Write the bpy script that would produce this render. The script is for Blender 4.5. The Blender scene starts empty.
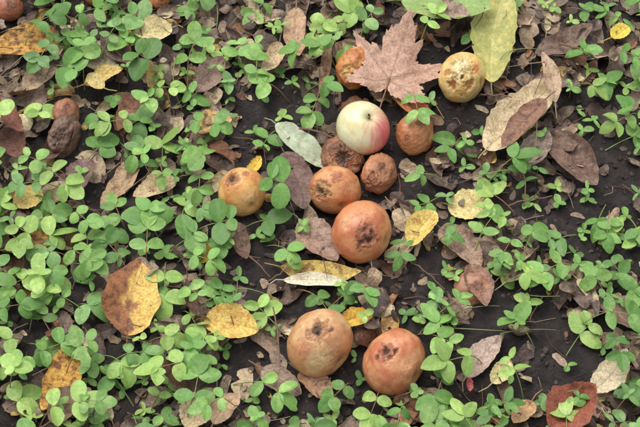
import bpy, math, random
import numpy as np
from mathutils import Vector, Matrix, noise
random.seed(7); rng=np.random.default_rng(7)
SC=bpy.context.scene
# ------------------------------------------------------------ camera model
TH=math.radians(60); D=2.0; TW=0.18
F=np.array([0,math.cos(TH),-math.sin(TH)]); R=np.array([1.,0,0]); U=np.array([0,math.sin(TH),math.cos(TH)])
CAM=-D*F
def P(u,v,h=0.0):
    d=F+R*((u-320)/320*TW)-U*((v-213.5)/320*TW)
    k=(h-CAM[2])/d[2]
    return CAM+d*k
def PROJ(p):
    q=np.asarray(p)-CAM; z=q@F
    return 320+(q@R)/z/TW*320, 213.5-(q@U)/z/TW*320
PX=2*TW*D/640
def idir(dx,dy):
    m=math.sqrt(max(0.0,1-dx*dx-dy*dy)); v=R*dx-U*dy-F*m
    return v/np.linalg.norm(v)
def lin(c,k=1.0):
    o=[]
    for x in c[:3]:
        x=x/255.0
        x=x/12.92 if x<=0.04045 else ((x+0.055)/1.055)**2.4
        o.append(min(.92,x*k))
    return np.array(o)
ALB=1.0
# ------------------------------------------------------------ ground heights
X0,X1,Y0,Y1,ST=-1.0,1.0,-0.9,1.1,0.005
gx=np.arange(X0,X1+ST/2,ST); gy=np.arange(Y0,Y1+ST/2,ST)
H=np.zeros((len(gy),len(gx)))
for j,y in enumerate(gy):
    for i,x in enumerate(gx):
        a=noise.noise(Vector((x*5,y*5,1.3)))*0.010
        b=noise.noise(Vector((x*28,y*28,4.3)))*0.006
        c=noise.noise(Vector((x*90,y*90,9.3)))*0.0045
        H[j,i]=a+b+c
edge=np.minimum(np.minimum(gx-X0,X1-gx)[None,:],np.minimum(gy-Y0,Y1-gy)[:,None])
H*=np.clip(edge/0.08,0,1)
G0=H.copy()
def hat(x,y,A=None):
    A=H if A is None else A
    i=np.clip(((np.asarray(x)-X0)/ST).round().astype(int),0,len(gx)-1)
    j=np.clip(((np.asarray(y)-Y0)/ST).round().astype(int),0,len(gy)-1)
    return A[j,i]
def hmax(x,y,z):
    i=np.clip(((x-X0)/ST).round().astype(int),0,len(gx)-1)
    j=np.clip(((y-Y0)/ST).round().astype(int),0,len(gy)-1)
    np.maximum.at(H,(j,i),z)
def G(u,v,extra=0.0):
    h=0.005
    for _ in range(3):
        p=P(u,v,h+extra); h=float(hat(p[0],p[1]))
    return P(u,v,h+extra)
# ------------------------------------------------------------ mesh accumulator
class Acc:
    def __init__(s,tint=(1,1,1)): s.v=[];s.f=[];s.uv=[];s.c1=[];s.c2=[];s.n=0;s.tint=np.array(list(tint)+[1.])
    def add(s,V,Fc,uv,c1,c2):
        n=len(V); s.v.append(V); s.f.append(np.asarray(Fc)+s.n)
        s.uv.append(uv)
        s.c1.append(np.broadcast_to(c1,(n,4)) if np.ndim(c1)==1 else c1)
        s.c2.append(np.broadcast_to(c2,(n,4)) if np.ndim(c2)==1 else c2)
        s.n+=n
    def build(s,name,mat,center=True):
        V=np.concatenate(s.v); c=V.mean(axis=0) if center else np.zeros(3)
        faces=[]
        for f in s.f: faces.extend(f.tolist())
        me=bpy.data.meshes.new(name); me.from_pydata((V-c).tolist(),[],faces); me.update()
        a=me.attributes.new('luv','FLOAT_VECTOR','POINT'); a.data.foreach_set('vector',np.concatenate(s.uv).astype(np.float32).ravel())
        for nm,cc in (('c1',s.c1),('c2',s.c2)):
            a=me.attributes.new(nm,'FLOAT_COLOR','POINT'); a.data.foreach_set('color',(np.concatenate(cc)*s.tint).astype(np.float32).ravel())
        me.polygons.foreach_set('use_smooth',[True]*len(me.polygons))
        me.materials.append(mat)
        ob=bpy.data.objects.new(name,me); ob.location=c; SC.collection.objects.link(ob)
        return ob
def c4(c,a=1.0): return np.array([c[0],c[1],c[2],a])
# ------------------------------------------------------------ leaf builder
PRF={'ovate':(0.55,0.75),'round':(0.5,0.5),'lance':(0.75,0.95),'oval':(0.62,0.62),'drop':(0.42,0.95)}
def wav(x,y,n,fr):
    o=0
    for _ in range(n):
        a=rng.uniform(0,6.283); f=fr*rng.uniform(0.6,1.8); ph=rng.uniform(0,6.283)
        o=o+np.sin((x*math.cos(a)+y*math.sin(a))*f+ph)
    return o/n
def leafgeo(L,W,shape='ovate',fold=0.15,kl=0.3,kc=0.3,amp=0.0,fr=120,irr=0.06,bend=0.0,nu=6,nv=9,teeth=0,tear=0):
    a,b=PRF[shape]; pk=a/(a+b); mx=pk**a*(1-pk)**b
    t=0.5-0.5*np.cos(np.pi*np.linspace(0.02,0.985,nv+1)); s=np.linspace(-1,1,nu+1)
    w=(t**a)*((1-t)**b)/mx*W/2
    T,S=np.meshgrid(t,s,indexing='ij')
    s1=1+irr*wav(T*7,0,3,2.0); s2=1+irr*wav(T*7,0,3,2.0)
    if tear:
        tc=rng.uniform(.15,.9); s1=s1*(1-tear*np.exp(-((T-tc)/rng.uniform(.04,.14))**2))
        tc=rng.uniform(.15,.9); s2=s2*(1-tear*rng.random()*np.exp(-((T-tc)/rng.uniform(.04,.14))**2))
    side=np.where(S>0,s1,s2)
    if teeth: side=side*(1+0.05*np.abs(S)**4*np.sin(T*teeth*6.283))
    y=S*w[:,None]*side; x=T*L
    z=fold*np.abs(y)+amp*wav(x,y,4,fr)+amp*.35*wav(x,y,3,fr*3)
    if abs(kc)>1e-3:
        hw=W/2; an=y/hw*kc; y=hw/kc*np.sin(an); z=z+hw/kc*(1-np.cos(an))
    y=y+bend*L*np.sin(np.pi*T)
    if abs(kl)>1e-3:
        th=kl*T; x2=L/kl*np.sin(th)-z*np.sin(th); z2=L/kl*(1-np.cos(th))+z*np.cos(th); x,z=x2,z2
    V=np.stack([x,y,z],-1).reshape(-1,3)
    uv=np.stack([S,T*max(1,L/W*0.6),np.full_like(T,rng.uniform(0,10))],-1).reshape(-1,3)
    j,i=np.meshgrid(np.arange(nv),np.arange(nu),indexing='ij'); q=(j*(nu+1)+i).ravel()
    fc=np.stack([q,q+nu+1,q+nu+2,q+1],-1)
    return V,fc,uv
def rot(az,pitch,roll):
    return np.array(Matrix.Rotation(az,3,'Z')@Matrix.Rotation(-pitch,3,'Y')@Matrix.Rotation(roll,3,'X'))
def tube(acc,pts,r0,r1,col,sides=5):
    pts=np.asarray(pts); n=len(pts); V=[];fc=[]
    for k in range(n):
        d=pts[min(k+1,n-1)]-pts[max(k-1,0)]; d=d/(np.linalg.norm(d)+1e-9)
        a=np.cross(d,[0.3,0.9,0.1]); a/=np.linalg.norm(a)+1e-9; b=np.cross(d,a)
        r=r0+(r1-r0)*k/(n-1)
        for i in range(sides):
            an=i/sides*6.283; V.append(pts[k]+r*(math.cos(an)*a+math.sin(an)*b))
    for k in range(n-1):
        for i in range(sides):
            i2=(i+1)%sides; fc.append((k*sides+i,k*sides+i2,(k+1)*sides+i2,(k+1)*sides+i))
    V=np.array(V); acc.add(V,fc,np.tile([0.5,0.03,0.],(len(V),1)),c4(col),c4(col,0))
# ------------------------------------------------------------ materials
def base_mat(name,rough,veins=0.25,bump=0.3,transl=0.0,spec=0.35,nscale=90,mlo=.70,mhi=1.27):
    m=bpy.data.materials.new(name); m.use_nodes=True; nt=m.node_tree; N=nt.nodes; L=nt.links; N.clear()
    out=N.new('ShaderNodeOutputMaterial'); bs=N.new('ShaderNodeBsdfPrincipled')
    geo=N.new('ShaderNodeNewGeometry')
    a1=N.new('ShaderNodeAttribute');a1.attribute_name='c1'
    a2=N.new('ShaderNodeAttribute');a2.attribute_name='c2'
    uv=N.new('ShaderNodeAttribute');uv.attribute_name='luv'
    def noi(sc,det=4,ro=0.6):
        n=N.new('ShaderNodeTexNoise'); n.inputs['Scale'].default_value=sc; n.inputs['Detail'].default_value=det; n.inputs['Roughness'].default_value=ro
        L.new(geo.outputs['Position'],n.inputs['Vector']); return n.outputs['Fac']
    def M(op,a,b=None,clamp=False):
        n=N.new('ShaderNodeMath'); n.operation=op; n.use_clamp=clamp
        for i,x in enumerate((a,b)):
            if x is None: continue
            if isinstance(x,(int,float)): n.inputs[i].default_value=x
            else: L.new(x,n.inputs[i])
        return n.outputs[0]
    def mr(x,a,b,c,d):
        n=N.new('ShaderNodeMapRange'); n.interpolation_type='SMOOTHSTEP'
        L.new(x,n.inputs[0]); 
        for i,q in enumerate((a,b,c,d)): n.inputs[1+i].default_value=q
        return n.outputs[0]
    bl=M('ADD',noi(nscale,4,0.65),a2.outputs['Alpha'])
    blf=mr(bl,0.90,1.12,0,1)
    mix=N.new('ShaderNodeMix'); mix.data_type='RGBA'; L.new(blf,mix.inputs[0]); L.new(a1.outputs['Color'],mix.inputs[6]); L.new(a2.outputs['Color'],mix.inputs[7])
    col=mix.outputs[2]
    n3=noi(nscale*3.5,4,0.68)
    mot=mr(n3,0.3,0.7,mlo,mhi)
    sx=N.new('ShaderNodeSeparateXYZ'); L.new(uv.outputs['Vector'],sx.inputs[0])
    au=M('ABSOLUTE',sx.outputs[0])
    mid=mr(au,0.02,0.09,1,0)
    ph=M('SUBTRACT',M('MULTIPLY',sx.outputs[1],38.0),M('MULTIPLY',au,9.0))
    vn=mr(M('SINE',ph),0.80,1.0,0,1)
    vv=M('MAXIMUM',mid,M('MULTIPLY',vn,0.5))
    val=M('MULTIPLY',mot,M('ADD',1.0,M('MULTIPLY',vv,veins)))
    vm=N.new('ShaderNodeVectorMath'); vm.operation='SCALE'; L.new(col,vm.inputs[0]); L.new(val,vm.inputs['Scale'])
    L.new(vm.outputs[0],bs.inputs['Base Color'])
    bs.inputs['Roughness'].default_value=rough; bs.inputs['Specular IOR Level'].default_value=spec
    bp=N.new('ShaderNodeBump'); bp.inputs['Strength'].default_value=bump; bp.inputs['Distance'].default_value=0.002
    hh=M('SUBTRACT',n3,M('MULTIPLY',vv,0.35)); L.new(hh,bp.inputs['Height']); L.new(bp.outputs[0],bs.inputs['Normal'])
    if transl>0:
        tr=N.new('ShaderNodeBsdfTranslucent'); L.new(vm.outputs[0],tr.inputs[0]); ms=N.new('ShaderNodeMixShader'); ms.inputs[0].default_value=transl
        L.new(bs.outputs[0],ms.inputs[1]); L.new(tr.outputs[0],ms.inputs[2]); L.new(ms.outputs[0],out.inputs[0])
    else: L.new(bs.outputs[0],out.inputs[0])
    return m
M_LIT=base_mat('dead_leaf_mat',0.48,0.18,0.7,0.0,0.5,90)
M_YEL=base_mat('fallen_leaf_mat',0.5,-0.18,0.55,0.0,0.4,110)
M_GRN=base_mat('green_leaf_mat',0.42,0.14,0.3,0.15,0.42,70,.86,1.12)
M_WOOD=base_mat('twig_mat',0.8,0.0,0.8,0.0,0.2,200)
M_CLOD=base_mat('soil_clod_mat',0.9,0.0,0.9,0.0,0.2,200)
def apple_mat():
    m=bpy.data.materials.new('apple_skin'); m.use_nodes=True; nt=m.node_tree; N=nt.nodes; L=nt.links
    bs=N['Principled BSDF']; geo=N.new('ShaderNodeNewGeometry')
    a1=N.new('ShaderNodeAttribute');a1.attribute_name='c1'; a2=N.new('ShaderNodeAttribute');a2.attribute_name='c2'
    n1=N.new('ShaderNodeTexNoise'); n1.inputs['Scale'].default_value=160; n1.inputs['Detail'].default_value=6; n1.inputs['Roughness'].default_value=0.7
    L.new(geo.outputs['Position'],n1.inputs['Vector'])
    r1=N.new('ShaderNodeMapRange'); L.new(n1.outputs['Fac'],r1.inputs[0]); r1.inputs[1].default_value=.3; r1.inputs[2].default_value=.7; r1.inputs[3].default_value=.90; r1.inputs[4].default_value=1.09
    vo=N.new('ShaderNodeTexVoronoi'); vo.inputs['Scale'].default_value=170; L.new(geo.outputs['Position'],vo.inputs['Vector'])
    r2=N.new('ShaderNodeMapRange'); L.new(vo.outputs['Distance'],r2.inputs[0]); r2.inputs[1].default_value=.08; r2.inputs[2].default_value=.2; r2.inputs[3].default_value=1.15; r2.inputs[4].default_value=1.0
    mu=N.new('ShaderNodeMath'); mu.operation='MULTIPLY'; L.new(r1.outputs[0],mu.inputs[0]); L.new(r2.outputs[0],mu.inputs[1])
    vm=N.new('ShaderNodeVectorMath'); vm.operation='SCALE'; L.new(a1.outputs['Color'],vm.inputs[0]); L.new(mu.outputs[0],vm.inputs['Scale'])
    L.new(vm.outputs[0],bs.inputs['Base Color'])
    sp=N.new('ShaderNodeSeparateColor'); L.new(a2.outputs['Color'],sp.inputs[0])
    rr=N.new('ShaderNodeMapRange'); L.new(sp.outputs[0],rr.inputs[0]); rr.inputs[3].default_value=0.26; rr.inputs[4].default_value=0.55; L.new(rr.outputs[0],bs.inputs['Roughness'])
    bs.inputs['Specular IOR Level'].default_value=0.5
    bp=N.new('ShaderNodeBump'); bp.inputs['Distance'].default_value=0.003; L.new(n1.outputs['Fac'],bp.inputs['Height'])
    rb=N.new('ShaderNodeMapRange'); L.new(sp.outputs[0],rb.inputs[0]); rb.inputs[3].default_value=0.03; rb.inputs[4].default_value=0.6; L.new(rb.outputs[0],bp.inputs['Strength'])
    L.new(bp.outputs[0],bs.inputs['Normal'])
    return m
M_APP=apple_mat()
def ground_mat():
    m=bpy.data.materials.new('soil'); m.use_nodes=True; nt=m.node_tree; N=nt.nodes; L=nt.links
    bs=N['Principled BSDF']; geo=N.new('ShaderNodeNewGeometry')
    def noi(s,d=6):
        n=N.new('ShaderNodeTexNoise'); n.inputs['Scale'].default_value=s; n.inputs['Detail'].default_value=d; n.inputs['Roughness'].default_value=.7
        L.new(geo.outputs['Position'],n.inputs['Vector']); return n
    n1=noi(60,8); n2=noi(350,6)
    cr=N.new('ShaderNodeValToRGB'); L.new(n1.outputs['Fac'],cr.inputs[0])
    cr.color_ramp.elements[0].position=.3; cr.color_ramp.elements[0].color=(.026,.021,.020,1)
    cr.color_ramp.elements[1].position=.72; cr.color_ramp.elements[1].color=(.135,.108,.098,1)
    L.new(cr.outputs[0],bs.inputs['Base Color']); bs.inputs['Roughness'].default_value=.65
    bs.inputs['Specular IOR Level'].default_value=0.45
    bp=N.new('ShaderNodeBump'); bp.inputs['Distance'].default_value=.008; bp.inputs['Strength'].default_value=1.0
    ad=N.new('ShaderNodeMath'); ad.operation='ADD'; L.new(n1.outputs['Fac'],ad.inputs[0]); L.new(n2.outputs['Fac'],ad.inputs[1]); L.new(ad.outputs[0],bp.inputs['Height'])
    L.new(bp.outputs[0],bs.inputs['Normal'])
    return m
def build_ground():
    out=[3.,8,25,80,300]
    xs=np.concatenate([[-o for o in out[::-1]],gx,out]); ys=np.concatenate([[-o for o in out[::-1]],gy,out])
    Z=np.zeros((len(ys),len(xs))); Z[5:-5,5:-5]=G0
    XX,YY=np.meshgrid(xs,ys); V=np.stack([XX,YY,Z],-1).reshape(-1,3)
    nx=len(xs); j,i=np.meshgrid(np.arange(len(ys)-1),np.arange(nx-1),indexing='ij'); q=(j*nx+i).ravel()
    fc=np.stack([q,q+1,q+nx+1,q+nx],-1)
    me=bpy.data.meshes.new('ground'); me.from_pydata(V.tolist(),[],fc.tolist()); me.polygons.foreach_set('use_smooth',[True]*len(me.polygons))
    me.materials.append(ground_mat()); ob=bpy.data.objects.new('ground',me); SC.collection.objects.link(ob)
build_ground()
# ------------------------------------------------------------ apple table
DK=(74,54,46)
# name,u,v,r,rest,squash,axis,cA,cB,rot,wrinkle,spots,dimple
APP=[
('rotten_apple',362,232,31.5,.72,.90,(.9,.35),(216,148,106),(196,118,84),.35,.018,[(.16,.12,.38,.05,(156,100,76)),(.26,.24,.12,.09,DK),(.0,.34,.10,.07,(100,70,56)),(.36,.02,.09,.05,(96,66,54)),(.10,-.10,.08,.03,(116,78,62)),(.12,.16,.08,.05,(90,64,52)),(-.5,-.4,.35,.0,(228,174,134)),(.2,-.6,.3,.0,(220,160,120))],.1),
('rotten_apple',335,190,26,.72,.88,(.3,.8),(222,164,116),(202,132,90),.3,.018,[(-.58,.02,.40,.14,(200,162,118)),(-.62,.12,.20,.18,(112,80,60)),(-.4,.3,.1,.05,(120,80,60)),(.1,-.5,.25,.02,(176,114,82)),(.5,.3,.3,.0,(208,140,100))],.1),
('red_apple',363,128,27.5,.85,.93,(.30,-.42),(236,234,192),(230,218,164),0,.0,[],.20),
('rotten_apple',242,192,25,.75,.90,(.5,.7),(236,186,122),(220,154,92),.2,.012,[(-.42,-.52,.40,.08,(160,108,76)),(-.44,-.55,.19,.12,(78,56,48)),(.15,-.72,.18,.03,(176,116,82)),(.4,.3,.35,.0,(238,196,140))],.1),
('rotten_apple',320,343,33,.72,.88,(.7,.6),(218,178,132),(200,144,104),.4,.018,[(-.02,-.45,.40,.03,(176,128,94)),(-.06,-.50,.16,.07,(86,64,54)),(-.02,-.34,.07,.05,DK),(.36,-.42,.10,.03,(126,92,74)),(-.55,.15,.3,.0,(200,136,100)),(.5,.3,.35,.0,(196,142,102)),(.1,.5,.3,.0,(222,186,142))],.1),
('rotten_apple',394,362,31.5,.70,.88,(.8,.5),(218,154,114),(196,118,84),.4,.018,[(-.26,-.42,.34,.04,(160,102,76)),(-.32,-.46,.12,.09,DK),(.02,-.40,.09,.06,DK),(-.55,-.2,.10,.04,(100,70,56)),(-.15,-.25,.07,.04,(104,72,58)),(.4,.1,.4,.0,(224,166,124))],.1),
('pecked_apple',462,77,27,.70,.86,(.9,.3),(238,212,146),(230,186,116),.25,.022,[(-.15,-.30,.50,.12,(242,228,184)),(-.45,.35,.22,.10,(184,118,70)),(.30,.38,.24,.10,(200,132,78)),(.58,-.25,.2,.03,(226,138,92)),(-.02,.08,.10,.12,(128,84,56)),(-.70,-.15,.18,.05,(196,132,80)),(.05,.65,.3,.02,(232,184,112)),(.15,-.15,.22,.12,(238,216,164))],.1),
('rotten_apple',379,173,22,.55,.72,(.9,.2),(192,136,102),(164,108,80),.8,.05,[(-.3,.3,.4,.10,(150,100,76)),(.3,-.3,.25,.06,(130,88,70))],.1),
('rotten_apple',415,134,22,.62,.82,(.9,.2),(208,146,104),(182,118,80),.6,.035,[(.35,-.5,.3,.07,(140,94,70)),(-.4,.3,.22,.03,(162,106,78))],.1),
('rotten_apple',343,156,22,.50,.70,(.0,-.3),(156,106,78),(122,84,64),1.,.09,[(0,-.1,.40,.24,(70,52,42)),(-.5,.2,.3,.10,(180,130,92)),(.45,.3,.25,.08,(170,112,82))],.1),
('rotten_apple',66,114,16,.6,.80,(.9,.2),(172,118,94),(146,96,76),.7,.04,[(.2,-.4,.3,.06,(124,84,68))],.1),
('rotten_apple',64,137,23,.30,.55,(.9,.3),(136,108,92),(108,86,76),1.,.09,[(-.1,0,.45,.12,(100,78,68))],.1),
('rotten_apple',472,290,18,.42,.65,(-.2,.3),(180,134,108),(152,108,86),.8,.06,[(.2,-.2,.35,.10,(132,96,78))],.1),
('rotten_apple',355,68,24,.50,.72,(.9,.3),(214,152,90),(184,114,68),.8,.06,[(-.3,.2,.38,.12,(226,186,124)),(.2,.4,.3,.10,(122,84,60)),(.45,-.2,.25,.06,(220,158,92))],.1),
('rotten_apple',8,7,16,.6,.85,(.3,-.3),(174,108,80),(144,90,68),.6,.03,[(.4,0,.3,.05,(116,76,58))],.1),
('rotten_apple',158,-4,14,.6,.85,(.3,-.3),(220,146,100),(188,114,78),.6,.03,[(.4,.4,.3,.05,(144,92,68))],.1),
('rotten_apple',96,-8,15,.6,.85,(.3,-.3),(208,158,112),(180,116,80),.6,.03,[(.4,.4,.3,.05,(144,94,68))],.1),
]
AINFO=[]
for a in APP:
    r=a[3]*PX; h=0.004+r*a[4]*a[5]
    c=P(a[1],a[2],h); AINFO.append((c,r))
# name,u1,v1,u2,v2,wpx,shape,c1,c2,amt,lift,kl,kc,amp
LV=[
('yellow_leaf',60,34,-8,50,38,'ovate',(206,160,78),(110,70,46),.50,.004,.25,.3,.002),
('yellow_leaf',42,190,14,204,26,'oval',(226,200,120),(190,154,90),.35,.008,.2,.3,.001),
('yellow_brown_leaf',128,336,140,258,54,'ovate',(160,108,72),(110,74,54),.45,.008,.2,.3,.002),
('yellow_leaf',72,345,44,410,34,'ovate',(210,164,76),(120,74,46),.48,.006,.4,.5,.002),
('yellow_leaf',205,318,258,332,34,'ovate',(224,196,108),(200,154,86),.45,.005,.2,.4,.002),
('yellow_leaf',196,262,228,232,20,'lance',(216,182,84),(154,116,68),.42,.006,.3,.5,.002),
('yellow_leaf',280,268,360,274,24,'lance',(212,188,106),(146,112,70),.45,.006,.3,.4,.002),
('pale_leaf',284,282,350,288,14,'lance',(226,218,192),(190,170,130),.35,.008,.2,.5,.002),
('yellow_leaf',410,244,434,218,26,'oval',(224,200,116),(180,134,76),.42,.006,.2,.5,.002),
('yellow_leaf',448,204,494,212,32,'ovate',(224,208,146),(196,168,110),.42,.006,.3,.5,.002),
('yellow_leaf',338,330,372,314,18,'oval',(224,184,80),(190,144,76),.42,.006,.3,.5,.002),
('yellow_leaf',196,132,232,128,26,'ovate',(206,174,116),(144,108,70),.48,.005,.3,.5,.002),
('tan_leaf',176,180,134,196,26,'ovate',(208,188,150),(174,142,108),.42,.006,.3,.5,.002),
('tan_leaf',136,162,102,204,24,'ovate',(190,162,130),(144,112,90),.45,.006,.4,.6,.002),
('tan_leaf',296,2,300,56,26,'ovate',(196,162,132),(154,122,102),.45,.008,.5,.6,.002),
('tan_leaf',280,42,262,76,20,'ovate',(204,180,146),(160,130,106),.42,.008,.4,.5,.002),
('pale_leaf',172,26,136,42,30,'ovate',(212,198,146),(178,158,114),.40,.008,.3,.5,.002),
('pale_leaf',88,44,118,78,30,'ovate',(192,180,152),(152,136,114),.45,.008,.3,.4,.002),
('yellow_leaf',86,92,124,76,20,'lance',(218,194,116),(184,146,90),.42,.009,.3,.5,.002),
('yellow_leaf',106,100,88,74,16,'oval',(210,192,128),(184,146,90),.42,.005,.3,.5,.002),
('yellow_leaf',246,176,260,156,12,'oval',(226,192,80),(200,154,70),.35,.007,.2,.4,.001),
('yellow_brown_leaf',8,254,60,240,24,'ovate',(200,156,86),(126,86,54),.50,.006,.3,.5,.002),
('yellow_leaf',610,44,628,30,18,'oval',(226,202,84),(184,146,70),.35,.008,.2,.4,.001),
('pale_leaf',592,394,628,346,26,'ovate',(214,200,168),(182,158,126),.40,.012,.3,.5,.002),
('mauve_leaf',466,376,502,336,26,'ovate',(192,170,158),(160,134,122),.42,.010,.4,.6,.002),
('pale_leaf',492,384,508,362,20,'oval',(218,206,152),(184,156,120),.40,.010,.3,.5,.002),
('pale_leaf',186,430,214,396,32,'ovate',(222,200,162),(188,158,126),.40,.014,.3,.5,.003),
('tan_leaf',214,430,238,402,22,'oval',(192,162,130),(150,120,100),.40,.010,.3,.5,.003),
('tan_leaf',300,372,330,398,26,'ovate',(184,148,120),(134,102,84),.45,.006,.4,.6,.002),
('mauve_leaf',262,368,302,392,24,'ovate',(170,146,130),(132,112,100),.45,.006,.3,.5,.002),
('tan_leaf',486,148,558,82,44,'ovate',(216,198,162),(180,152,120),.42,.012,.3,.5,.003),
('brown_leaf',546,96,504,146,24,'ovate',(150,112,92),(110,82,70),.45,.020,.4,.8,.003),
('yellow_green_leaf',492,78,506,-12,46,'oval',(176,178,108),(216,206,130),.45,.020,.2,.3,.002),
('green_leaf',402,6,492,2,48,'ovate',(152,180,108),(178,194,124),.40,.024,.2,.3,.002),
('pale_green_leaf',276,126,328,166,24,'oval',(196,208,182),(170,180,150),.45,.014,-.3,.4,.002),
('mauve_leaf',300,222,336,262,34,'ovate',(174,146,130),(134,108,96),.45,.008,.4,.7,.003),
('mauve_leaf',440,232,482,262,30,'ovate',(180,152,132),(134,110,96),.45,.006,.4,.6,.003),
('brown_leaf',284,150,306,206,34,'ovate',(132,106,98),(100,80,74),.45,.006,.4,.8,.003),
('brown_leaf',232,220,246,262,22,'ovate',(140,112,98),(100,80,74),.45,.006,.4,.8,.003),
('brown_leaf',92,162,66,196,36,'ovate',(134,108,102),(98,76,72),.45,.006,.4,.6,.003),
('brown_leaf',146,92,120,134,30,'ovate',(150,106,84),(102,76,68),.45,.006,.4,.8,.003),
('brown_leaf',198,96,222,60,30,'ovate',(152,128,114),(110,90,82),.45,.006,.4,.7,.003),
('brown_leaf',188,284,198,316,14,'lance',(118,86,72),(94,64,56),.45,.008,.4,.9,.002),
('brown_leaf',330,44,322,96,14,'lance',(154,120,98),(104,80,70),.45,.014,.3,1.1,.002),
('brown_leaf',548,130,596,186,40,'ovate',(134,108,94),(104,84,76),.48,.006,.9,.9,.005),
('mauve_leaf',520,170,548,130,30,'ovate',(156,140,126),(118,100,92),.45,.008,.3,.7,.003),
('mauve_leaf',432,10,466,42,22,'ovate',(174,150,136),(134,112,102),.45,.000,.3,.7,.003),
('brown_leaf',536,60,590,26,26,'ovate',(138,114,100),(98,80,74),.45,.008,.3,.8,.003),
('tan_leaf',556,98,540,64,18,'lance',(194,168,140),(150,124,106),.42,.014,.3,.8,.003),
('brown_leaf',470,262,484,310,28,'ovate',(164,126,106),(124,94,82),.45,.006,.4,.8,.003),
('tan_leaf',532,402,514,426,22,'ovate',(198,162,120),(152,114,88),.42,.010,.3,.8,.003),
('brown_leaf',52,426,92,396,28,'ovate',(154,128,112),(114,92,82),.45,.006,.3,.7,.003),
('brown_leaf',172,360,198,396,30,'ovate',(106,74,62),(82,60,54),.45,.004,.3,.7,.003),
('brown_leaf',0,128,24,160,30,'ovate',(126,86,74),(94,70,62),.45,.006,.3,.7,.003),
('tan_leaf',24,92,58,74,22,'ovate',(182,158,130),(132,112,96),.45,.008,.3,.7,.003),
('brown_leaf',130,68,102,36,26,'ovate',(126,104,98),(94,76,74),.45,.004,.3,.7,.003),
('brown_leaf',38,158,76,128,30,'ovate',(118,92,84),(90,70,66),.45,.014,.9,.9,.004),
('mauve_leaf',604,300,634,330,30,'ovate',(154,126,112),(114,86,80),.45,.006,.3,.7,.003),
('rust_leaf',430,120,396,94,20,'ovate',(200,132,88),(152,98,72),.45,.016,.3,.7,.002),
('rust_leaf',546,430,592,396,44,'ovate',(156,92,72),(118,72,62),.40,.016,.7,.8,.005),
('rust_leaf',4,108,22,130,20,'ovate',(150,98,82),(116,76,66),.45,.008,.3,.7,.002),
]
PAL=[((138,118,106),(100,84,78),5),((120,102,92),(86,72,66),4),((160,142,126),(126,108,98),5),((172,150,126),(134,112,96),4.5),((100,83,76),(76,62,57),3.6),
     ((198,178,148),(158,134,112),3.4),((166,118,88),(122,90,72),1.5),((210,196,162),(172,150,122),1.9),((178,154,134),(140,120,104),3),((210,182,108),(164,128,84),1.5),((138,96,72),(100,72,60),1.)]
PW=np.array([p[2] for p in PAL]); PW=PW/PW.sum()
SOIL=[(525,345,56),(490,340,26),(205,240,22),(175,300,12),(250,262,20),(480,115,18),(612,190,16),(440,262,12),(330,300,24),(300,316,14),(560,365,34),(460,50,8),(290,110,14),(350,376,14),(120,360,16),(590,250,16),(240,350,14),(420,330,16),(90,230,14),(255,300,12),(500,200,14),(610,110,12)]
LT=(1.03,1.0,.93)
litter=Acc(LT)
def lay(acc,V,fc,uv,cx,cy,az,pitch,roll,c1,c2,amt,lift=0.0,q=70,anchor=0.5,update=True):
    V=V.copy(); V[:,0]-=V[:,0].max()*anchor
    V=V@rot(az,pitch,roll).T
    V[:,0]+=cx; V[:,1]+=cy
    off=np.percentile(hat(V[:,0],V[:,1])-V[:,2],q)
    V[:,2]+=off+lift
    V[:,2]=np.maximum(V[:,2],hat(V[:,0],V[:,1],G0)+0.0008)
    if update: hmax(V[:,0],V[:,1],V[:,2])
    acc.add(V,fc,uv,c4(c1),c4(c2,amt)); return V
def near_apple(x,y,m):
    for (c,r) in AINFO:
        if (x-c[0])**2+(y-c[1])**2<(r*0.8+m)**2: return True
    return False
cnt=0; NB=3300; NT=6000
while cnt<NT:
    x=rng.uniform(-.75,.75); y=rng.uniform(-.62,.78)
    if (abs(x)>.46 or abs(y)>.42) and rng.random()<.4: continue
    u,v=PROJ((x,y,0.005))
    big=cnt<NB
    L=rng.uniform(.020,.050) if big else rng.uniform(.006,.022)
    if near_apple(x,y,L*0.30): continue
    sp=False
    for (a,b,r) in SOIL:
        if (u-a)**2+(v-b)**2<(r+L/PX*0.25)**2: sp=True
    if sp and rng.random()<(0.97 if big else 0.70): continue
    if big and noise.noise(Vector((x*9,y*9,3.3)))<-0.24 and rng.random()<.85: continue
    W=L*rng.uniform(.38,.75); k=rng.choice(len(PAL),p=PW); c1,c2,_=PAL[k]
    br=rng.uniform(.72,1.18)
    sh=rng.choice(['ovate','oval','lance','round'])
    g=leafgeo(L,W,sh,fold=rng.uniform(-.3,.6),kl=rng.uniform(-1.5,1.7),kc=rng.uniform(-1.2,1.7),amp=rng.uniform(.001,.0045),fr=rng.uniform(90,260),irr=rng.uniform(.08,.40),bend=rng.uniform(-.1,.1),nu=8 if big else 4,nv=11 if big else 5,tear=rng.uniform(0,.8) if rng.random()<.5 else 0)
    V=lay(litter,*g,x,y,rng.uniform(0,6.283),rng.normal(0,.16),rng.normal(0,.28),lin(c1,ALB*br),lin(c2,ALB*br),rng.uniform(.3,.6),q=60)
    if big and rng.random()<.3:
        p0=V[4]; d=V[4]-V[4+9*3]; d/=np.linalg.norm(d)+1e-9
        tube(litter,[p0,p0+d*.008,p0+d*.018+np.array([rng.normal(0,.002),rng.normal(0,.002),.001])],.0007,.0005,lin(c1,ALB*.8),4)
    if cnt%400==0: H=np.minimum(H,G0+.020)
    cnt+=1
H=np.minimum(H,G0+0.020)
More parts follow.
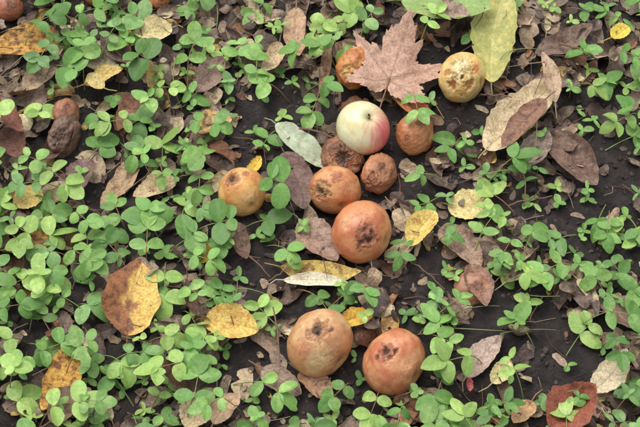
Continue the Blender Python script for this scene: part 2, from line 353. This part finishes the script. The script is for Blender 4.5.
# ------------------------------------------------------------ apples
def sm(x,a,b):
    t=np.clip((x-a)/(b-a),0,1); return t*t*(3-2*t)
def nz(Pn,fr,sd,oct=3):
    return np.array([noise.fractal(Vector((p[0]*fr+sd,p[1]*fr,p[2]*fr)),1.0,2.0,oct) for p in Pn])
for k,(a,(c,r)) in enumerate(zip(APP,AINFO)):
    nm,_,_,_,_,sq,ax,cA,cB,rt,wr,spots,dim=a
    axis=idir(*ax); axis=axis+np.array([0,0,.15]); axis/=np.linalg.norm(axis)
    t1=np.cross(axis,[.2,.3,.9]); t1/=np.linalg.norm(t1); t2=np.cross(axis,t1)
    NU,NV=(150,90) if a[3]>20 else (72,44)
    ph=np.linspace(0.001,math.pi-.001,NV+1); th=np.arange(NU)/NU*2*math.pi
    PH,TT=np.meshgrid(ph,th,indexing='ij')
    loc=np.stack([np.sin(PH)*np.cos(TT),np.sin(PH)*np.sin(TT),np.cos(PH)],-1).reshape(-1,3)
    wd=loc[:,0:1]*t1+loc[:,1:2]*t2+loc[:,2:3]*axis
    PHf=PH.ravel(); TTf=TT.ravel()
    rr=1-dim*np.exp(-(PHf/.24)**2)-.10*np.exp(-((math.pi-PHf)/.22)**2)+.02*np.cos(5*TTf)*sm(PHf,1.9,2.9)+.03*np.cos(2*TTf+k)*np.sin(PHf)
    n1=nz(wd,1.6,k*7.1,3); n2=nz(wd,5,k*3.7+50,4); n3=nz(wd,14,k*2.7+90,3)
    rr=rr+wr*(n1*2.2+n2*.35)+(.003*n2+.0012*n3)*(rt>0)
    if rt>.5: rr=rr-.012*rt*np.exp(-(n2/.05)**2)*sm(n1,-.2,.4)+.006*n2
    elif rt>0: rr=rr-.005*np.exp(-(n2/.05)**2)*sm(n1,.0,.5)
    m=sm(n1+.35*n2,-.35,.45)[:,None]
    col=lin(cA,ALB)*(1-m)+lin(cB,ALB)*m
    rough=np.full(len(rr),rt*.5)
    for (dx,dy,an,dep,sc) in spots:
        sd=idir(dx,dy); soft=.5 if dep==0 else .25
        ang=np.arccos(np.clip(wd@sd,-1,1))+an*(.60*n2+.40*n3)+.02*n3
        s=1-sm(ang,an*(1-soft*1.4),an*(1+soft*.4)); rim=np.exp(-((ang-an*1.15)/(an*.25))**2)*(dep>0)
        rr=rr-dep*s*(1+.6*n3)+.010*rim*rt+.005*rt*np.sin(ang*38)*np.exp(-((ang-an*1.4)/.25)**2)*(dep>0)
        s=s[:,None]*(.92 if dep>0 else .8); col=col*(1-s)+lin(sc,ALB)*s*(1+.6*n3[:,None])
        col=col*(1-.15*rim[:,None]*(dep>.04)); rough=np.maximum(rough,s[:,0]*(dep>0))
    if nm=='red_apple':
        st=nz(np.stack([TTf*2.2,PHf*.25,PHf*0],-1),2.5,3,3)
        sd=idir(.84,.18); ang=np.arccos(np.clip(wd@sd,-1,1))
        s=1-sm(ang+.30*st+.10*n2,.25,1.2); s=(s*.88)[:,None]
        col=col*(1-s)+lin((222,92,104),ALB)*s
        sd=idir(.6,.75); ang=np.arccos(np.clip(wd@sd,-1,1)); s=((1-sm(ang+.35*st,.2,1.0))*.6)[:,None]; col=col*(1-s)+lin((226,108,110),ALB)*s
        s=np.exp(-(PHf/.3)**2)[:,None]; col=col*(1-s*.5)+lin((190,188,120),ALB)*s*.5
    s=np.exp(-(PHf/.14)**2)[:,None]*.7; col=col*(1-s)+lin((120,90,66),ALB)*s
    if rt>0:
        s=(sm(n3+.3*n2,.5,.7)*.3)[:,None]; col=col*(1-s)+lin((126,88,70),ALB)*s
    V=loc*rr[:,None]*r; V[:,2]*=sq
    W=V[:,0:1]*t1+V[:,1:2]*t2+V[:,2:3]*axis
    if sq<.8: W[:,2]*=.85
    W=W+c
    j,i=np.meshgrid(np.arange(NV),np.arange(NU),indexing='ij'); i2=(i+1)%NU
    fc=np.stack([j*NU+i,(j+1)*NU+i,(j+1)*NU+i2,j*NU+i2],-1).reshape(-1,4)
    A=Acc((1.03,1.0,.90) if rt>0 else (1,1,.97)); A.add(W,fc,np.zeros((len(W),3)),np.concatenate([np.clip(col,0,.92),np.ones((len(W),1))],1),np.stack([rough]*3+[np.ones(len(W))],-1))
    if nm=='red_apple':
        b=c+axis*r*sq*.76; tube(A,[b,b+axis*r*.18,b+axis*r*.30+t1*r*.08],r*.03,r*.04,lin((120,94,68),ALB),7)
    A.build(nm,M_APP)
# ------------------------------------------------------------ named leaves
for e in LV:
    nm,u1,v1,u2,v2,wp,sh,c1,c2,amt,lift,kl,kc,amp=e
    p1=G(u1,v1,lift); p2=G(u2,v2,lift); d=p2-p1; L=math.hypot(d[0],d[1])*1.03; az=math.atan2(d[1],d[0])
    W=wp*PX*(1+.1*abs(math.cos(az)))
    g=leafgeo(L,W,sh,fold=rng.uniform(.05,.3),kl=kl*rng.uniform(.6,1.6),kc=kc*rng.uniform(.6,1.4),amp=amp*1.2,fr=110,irr=.10,bend=rng.uniform(-.07,.07),nu=18,nv=30,teeth=int(L/.004),tear=rng.uniform(0,.3) if rng.random()<.35 and wp<50 else 0)
    A=Acc(LT); mid=(p1+p2)/2
    V=lay(A,*g,mid[0],mid[1],az,-kl*.35,rng.normal(0,.10),lin(c1,ALB*1.03),lin(c2,ALB),amt,lift*.55,q=88)
    if nm=='yellow_brown_leaf' and wp>40:
        S=g[2][:,0]; cc=np.array([c4(lin(c1,ALB))]*len(V)); n=nz(V,60,5,3); s=sm(-S+.6*n,-.05,.2)[:,None]
        cc[:,:3]=cc[:,:3]*(1-s)+lin((228,194,106),ALB)*s; A.c1=[cc]
        c22=np.array([c4(lin(c2,ALB),amt)]*len(V)); c22[:,:3]=c22[:,:3]*(1-s)+lin((206,160,84),ALB)*s; A.c2=[c22]
    b=V[9]; dd=V[9]-V[9+19*4]; dd=dd/(np.linalg.norm(dd)+1e-9)
    tube(A,[b-dd*.001,b+dd*.008,b+dd*.016+np.array([rng.normal(0,.003),rng.normal(0,.003),-.002])],.0008,.0006,lin(c1,ALB*.65),6)
    A.build(nm,M_GRN if 'green' in nm else M_YEL)
def maple(nm,ub,vb,az,size,c,lift):
    tips=[(0,1.0),(14,.72),(20,.78),(30,.46),(44,.66),(50,.92),(57,.72),(66,.72),(78,.42),(98,.50),(112,.62),(125,.42),(150,.26),(180,.10)]
    an=[];rd=[]
    for a,r in tips: an.append(a);rd.append(r)
    A0=np.array([-a for a in an[::-1][:-1]]+an); R0=np.array(rd[::-1][:-1]+rd)
    th=np.linspace(-179,179,200); ro=np.interp(th,A0,R0); ro=ro*(1+.05*np.sin(th*.55)+.035*np.sin(th*1.3)+.02*np.sin(th*.2+1))
    nr=20; f=np.linspace(.02,1,nr)
    FR,TH_=np.meshgrid(f,np.radians(th),indexing='ij'); RR=FR*ro[None,:]*size
    x=RR*np.cos(TH_); y=RR*np.sin(TH_); z=.006*wav(x,y,5,90)+.002*wav(x,y,4,260)+.14*np.abs(y)+.06*x+.02*(RR/size)**2*np.sin(3*TH_+1)
    V=np.stack([x,y,z],-1).reshape(-1,3); n=len(th); fc=[]
    for j in range(nr-1):
        for i in range(n-1): q=j*n+i; fc.append((q,q+n,q+n+1,q+1))
    vein=np.zeros(len(V))
    for a in (0,50,-50,112,-112):
        da=np.abs(np.radians(a)-TH_)*RR; vein=np.maximum(vein,np.exp(-(da/.0012)**2).ravel())
    p=G(ub,vb,lift); A=Acc(LT); uv=np.tile([.5,.03,0.],(len(V),1))
    V=lay(A,V,fc,uv,p[0],p[1],math.radians(az),.05,.05,lin(c,ALB),lin((168,132,116),ALB),.42,lift,q=85,anchor=0)
    cc=np.array([c4(lin(c,ALB))]*len(V)); cc[:,:3]*=(1-.35*vein)[:,None]; A.c1=[cc]
    dd=-np.array([math.cos(math.radians(az)),math.sin(math.radians(az)),.2])
    b=V[:n].mean(axis=0); tube(A,[b-dd*.002,b+dd*.02,b+dd*.045],.0011,.0009,lin((150,104,88),ALB),6)
    A.build(nm,M_YEL)
maple('maple_leaf',389,82,72,.084,(200,162,142),.016)
# ------------------------------------------------------------ green ground cover
DEN=["1676335384321235","1843675583010156","1427765720422056","2147654201554334","5335743201634522","8776754300426667","8873733212237767","8842754246643435","8655763024452135","4266654113542113","6475535424656425"]
DEN=[[int(c) for c in r] for r in DEN]
GT=(1.06,1.05,.88)
plants=Acc(GT)
GC=[((124,166,92),(154,190,114),5),((108,152,82),(136,176,102),5),((152,186,106),(180,208,128),4),((118,158,98),(150,186,124),2),((92,132,70),(116,154,88),1.6)]
GW=np.array([g[2] for g in GC])/sum(g[2] for g in GC)
def leaflet(p,az,L,W,sh,c1,c2,pitch):
    V,fc,uv=leafgeo(L,W,sh,fold=rng.uniform(.0,.4),kl=rng.uniform(-.9,.1),kc=rng.uniform(-.5,.3),amp=.0005,fr=150,irr=.06,bend=rng.uniform(-.06,.06),nu=6,nv=9,tear=rng.uniform(.2,.6) if rng.random()<.06 else 0)
    V=V@rot(az,pitch,rng.normal(0,.25)).T+p
    b=rng.uniform(.86,1.12)
    plants.add(V,fc,uv,c4(c1*b),c4(c2*b,rng.uniform(.25,.55)))
keep=[(e[1]*.5+e[3]*.5,e[2]*.5+e[4]*.5,min(e[5]*.55,24) if (sum(e[7])>430 or 'yellow' in e[0]) else 0) for e in LV]+[(398,50,36),(385,75,22),(130,285,22),(130,312,22),(64,112,16),(430,6,16),(465,6,16),(500,30,22),(500,60,18),(415,128,28),(288,135,12),(312,155,12),(55,368,14),(52,390,14)]
def cluster(u,v,dens,out=False):
    hh=rng.uniform(.010,.032)
    p=G(u,v,hh) if not out else P(u,v,hh)
    s=rng.uniform(.7,1.25); right=u>380
    k=rng.choice(len(GC),p=GW); br=rng.uniform(.87,1.17); c1=lin(GC[k][0],ALB*br); c2=lin(GC[k][1],ALB*br)
    sc=lin((150,168,106),ALB) if rng.random()<.6 else lin((170,132,106),ALB)
    az=rng.uniform(0,6.283); d=np.array([math.cos(az),math.sin(az),0]); side=np.array([-d[1],d[0],0])
    bo=p-d*rng.uniform(.012,.035)+side*rng.normal(0,.006); bo[2]=float(hat(bo[0],bo[1],G0))
    md=(bo+p)/2+np.array([0,0,hh*.45])
    pts=[(1-t)**2*bo+2*t*(1-t)*md+t*t*p for t in np.linspace(0,1,6)]
    tube(plants,pts,.0008,.0005,sc,4)
    typ=rng.random()
    L=.0235*s
    sh='ovate' if right else rng.choice(['oval','ovate','oval'])
    wr=rng.uniform(.52,.68) if right else rng.uniform(.62,.80)
    tp=rng.normal(-.05,.2)
    if typ<.26:
        leaflet(p+d*.003,az+rng.normal(0,.15),L*1.12,L*wr*1.1,sh,c1,c2,tp)
        for sg in(-1,1): leaflet(p+d*.001,az+sg*rng.uniform(1.0,1.7),L*rng.uniform(.75,1),L*wr*.95,sh,c1,c2,rng.normal(0,.2))
    elif typ<.64:
        q=p+d*L*.85
        tube(plants,[p-d*.001,p+d*L*.4+np.array([0,0,.001]),q],.0005,.0004,sc,4)
        leaflet(q,az+rng.normal(0,.15),L*1.0,L*wr,sh,c1,c2,tp)
        for sg in(-1,1):
            leaflet(q-d*.001,az+sg*rng.uniform(.9,1.4),L*.85,L*wr*.85,sh,c1,c2,rng.normal(0,.2))
            leaflet(p,az+sg*rng.uniform(1.1,1.7),L*.75,L*wr*.75,sh,c1,c2,rng.normal(0,.2))
    elif typ<.86:
        for sg in(-1,1): leaflet(p,az+sg*rng.uniform(1.1,1.7),L*1.05,L*wr*1.1,sh,c1,c2,rng.normal(.1,.2))
        q=p+d*.012+np.array([0,0,.004]); tube(plants,[p,q],.0005,.0004,sc,4)
        for sg in(-1,1): leaflet(q,az+sg*rng.uniform(.7,1.5),L*.7,L*wr*.7,sh,c1*1.1,c2*1.06,.25)
    else:
        for sg in(-1,1): leaflet(p,az+sg*rng.uniform(1.1,1.7),L*.95,L*wr,sh,c1,c2,rng.normal(.1,.2))
        for sg in(0,1): leaflet(p+np.array([0,0,.004]),az+sg*3.14+rng.normal(0,.2),L*.55,L*wr*.5,sh,c1*1.12,c2*1.08,.4)
def okpos(u,v,m=9):
    for a in APP:
        if (u-a[1])**2+(v-a[2])**2<(a[3]+m-(4 if a[3]<22 else 0))**2: return False
    for (a,b,r) in keep:
        if (u-a)**2+(v-b)**2<r*r: return False
    return True
for j in range(11):
    for i in range(16):
        d=DEN[j][i]; lam=-math.log(1-min(d,9)/10.6)*(2.15 if i<6 else 1.75)
        n=int(lam)+(rng.random()<lam-int(lam)); placed=[]
        for _ in range(n):
            best=None;bd=-1
            for _t in range(10):
                u=i*40+rng.uniform(0,40); v=j*40+rng.uniform(0,40)
                if not okpos(u,v): continue
                dd=min([math.hypot(u-a,v-b) for a,b in placed] or [99])
                if dd>bd: bd=dd;best=(u,v)
            if best: placed.append(best); cluster(*best,d)
for _ in range(1500):
    u=rng.uniform(-300,940); v=rng.uniform(-280,640)
    if -6<u<646 and -6<v<433: continue
    if noise.noise(Vector((u*.008,v*.008,2)))<-.2: continue
    cluster(u,v,5)
for _ in range(600):
    u=rng.uniform(-20,660); v=rng.uniform(-20,450)
    if not okpos(u,v,4): continue
    ci=min(15,max(0,int(u//40))); cj=min(10,max(0,int(v//40)))
    if rng.random()>DEN[cj][ci]/7: continue
    p=G(u,v,.006); k=rng.choice(len(GC),p=GW); c1=lin(GC[k][0],ALB*1.05); c2=lin(GC[k][1],ALB*1.05); az=rng.uniform(0,6.28)
    b=p.copy(); b[2]=float(hat(b[0],b[1],G0)); tube(plants,[b,(b+p)/2,p],.0006,.0005,c1,4)
    for q in range(rng.integers(2,5)): leaflet(p,az+q*6.283/3+rng.normal(0,.2),rng.uniform(.007,.014),rng.uniform(.004,.009),'oval',c1,c2,.2)
plants.build('ground_cover_plants',M_GRN,False)
# ------------------------------------------------------------ grass blades, twigs
blades=Acc()
BL_=[((446,328),(520,332)),((500,334),(556,330)),((440,322),(500,306)),((470,178),(540,176)),((520,292),(560,296)),((176,60),(182,110)),((212,0),(216,30)),((500,60),(545,50)),((235,290),(280,300))]
for (a,b) in BL_:
    p1=G(*a,.004);p2=G(*b,.004); m=(p1+p2)/2+np.array([rng.normal(0,.010),rng.normal(0,.010),.012])
    tube(blades,[(1-t)**2*p1+2*t*(1-t)*m+t*t*p2 for t in np.linspace(0,1,12)],.0008,.0003,lin((160,174,116),ALB*.9),5)
blades.build('grass_blades',M_GRN,False)
TWG=[((336,44),(341,104),.0026),((272,296),(282,366),.0011),((300,128),(352,146),.0013),((224,236),(270,276),.0012),((560,44),(598,60),.0014),((404,258),(446,290),.0010),((440,384),(470,424),.0012),((70,200),(110,222),.0010),((508,206),(552,196),.0012),((268,282),(300,262),.0010),((478,96),(512,98),.0013)]
for (a,b,r) in TWG:
    p1=G(*a,.006);p2=G(*b,.009); A=Acc(); pts=[]
    for t in np.linspace(0,1,10): pts.append(p1*(1-t)+p2*t+np.array([rng.normal(0,.0009),rng.normal(0,.0009),.005*math.sin(math.pi*t)]))
    tube(A,pts,r,r*.6,lin((138,108,90),ALB),8)
    q=pts[5]; dd=(p2-p1)/np.linalg.norm(p2-p1)*.012+np.array([-.5*(p2-p1)[1],.5*(p2-p1)[0],0])/np.linalg.norm(p2-p1)*.014
    tube(A,[q,q+dd*.5,q+dd+np.array([0,0,.002])],r*.5,r*.3,lin((138,108,90),ALB),6)
    A.build('twig',M_WOOD)
tl=Acc()
for _ in range(560):
    x=rng.uniform(-.6,.6); y=rng.uniform(-.5,.6)
    if near_apple(x,y,.008): continue
    L=rng.uniform(.012,.05); az=rng.uniform(0,6.28); d=np.array([math.cos(az),math.sin(az),0])*L
    if near_apple(x+d[0],y+d[1],.004): continue
    z=float(hat(x,y))+.001; p=np.array([x,y,z]); p2=p+d; p2[2]=float(hat(p2[0],p2[1]))+.002
    m=(p+p2)/2+np.array([rng.normal(0,.003),rng.normal(0,.003),.002]); c=[(126,100,84),(166,140,112),(96,76,68),(190,166,130)][rng.integers(4)]
    tube(tl,[p,m,p2],rng.uniform(.0004,.0009),.0003,lin(c,ALB),5)
tl.build('twig_litter',M_WOOD,False)
# ------------------------------------------------------------ soil clods
import bmesh
bm=bmesh.new(); bmesh.ops.create_icosphere(bm,subdivisions=2,radius=1); iv=np.array([v.co[:] for v in bm.verts]); ifc=[[v.index for v in f.verts] for f in bm.faces]; bm.free()
cl=Acc()
for _ in range(4500):
    x=rng.uniform(-.5,.5); y=rng.uniform(-.42,.5); r=rng.uniform(.0008,.0036)*(1 if rng.random()<.88 else 1.7)
    V=iv*(1+.45*wav(iv[:,0]*2,iv[:,1]*2+iv[:,2],3,2.))[:,None]*np.array([r,r*rng.uniform(.6,1),r*rng.uniform(.4,.7)])
    V=V@rot(rng.uniform(0,6.28),0,0).T+np.array([x,y,float(hat(x,y,G0))+r*.1]); c=lin((96,84,77),rng.uniform(.5,1.2)); cl.add(V,ifc,np.tile([.5,.03,0.],(len(V),1)),c4(c),c4(c,0))
cl.build('soil_crumbs',M_CLOD,False)
litter.build('leaf_litter',M_LIT,False)
A=Acc(); p=G(470,386,.010)
g=leafgeo(.016,.009,'oval',fold=.4,kl=.9,kc=.8,amp=.001,fr=200,irr=.25,nu=8,nv=12,tear=.5)
A.add(g[0]@rot(1.9,.2,.3).T+p-np.array([0,.006,0]),g[1],g[2],c4(lin((216,122,116),ALB)),c4(lin((190,94,90),ALB),.45)); A.build('pink_leaf',M_YEL)
# ------------------------------------------------------------ light, world, camera
EL,AZ=math.radians(66),math.radians(-35)
w=bpy.data.worlds.new('World'); SC.world=w; w.use_nodes=True; nt=w.node_tree
sk=nt.nodes.new('ShaderNodeTexSky'); sk.sky_type='NISHITA'; sk.sun_disc=False; sk.sun_elevation=EL; sk.sun_rotation=AZ; sk.dust_density=3.0
hs=nt.nodes.new('ShaderNodeHueSaturation'); hs.inputs['Saturation'].default_value=.30; hs.inputs['Value'].default_value=1.2
bg=nt.nodes['Background']; bg.inputs[1].default_value=.15; nt.links.new(sk.outputs[0],hs.inputs['Color']); nt.links.new(hs.outputs[0],bg.inputs[0])
sl=bpy.data.lights.new('sun','SUN'); sl.energy=1.5; sl.angle=math.radians(50); sl.color=(1,.97,.93)
so=bpy.data.objects.new('sun',sl); SC.collection.objects.link(so)
dv=Vector((math.sin(AZ)*math.cos(EL),math.cos(AZ)*math.cos(EL),math.sin(EL))); so.rotation_euler=dv.to_track_quat('Z','Y').to_euler(); so.location=dv*5
cd=bpy.data.cameras.new('camera'); cd.lens=36/(2*TW); cd.sensor_width=36; cd.clip_end=1000; cd.clip_start=.05
co=bpy.data.objects.new('camera',cd); co.location=CAM; co.rotation_euler=(math.pi/2-TH,0,0); SC.collection.objects.link(co); SC.camera=co
SC.view_settings.view_transform='Standard'; SC.view_settings.look='None'; SC.view_settings.exposure=0
print('verts',sum(len(o.data.vertices) for o in bpy.data.objects if o.type=='MESH'))
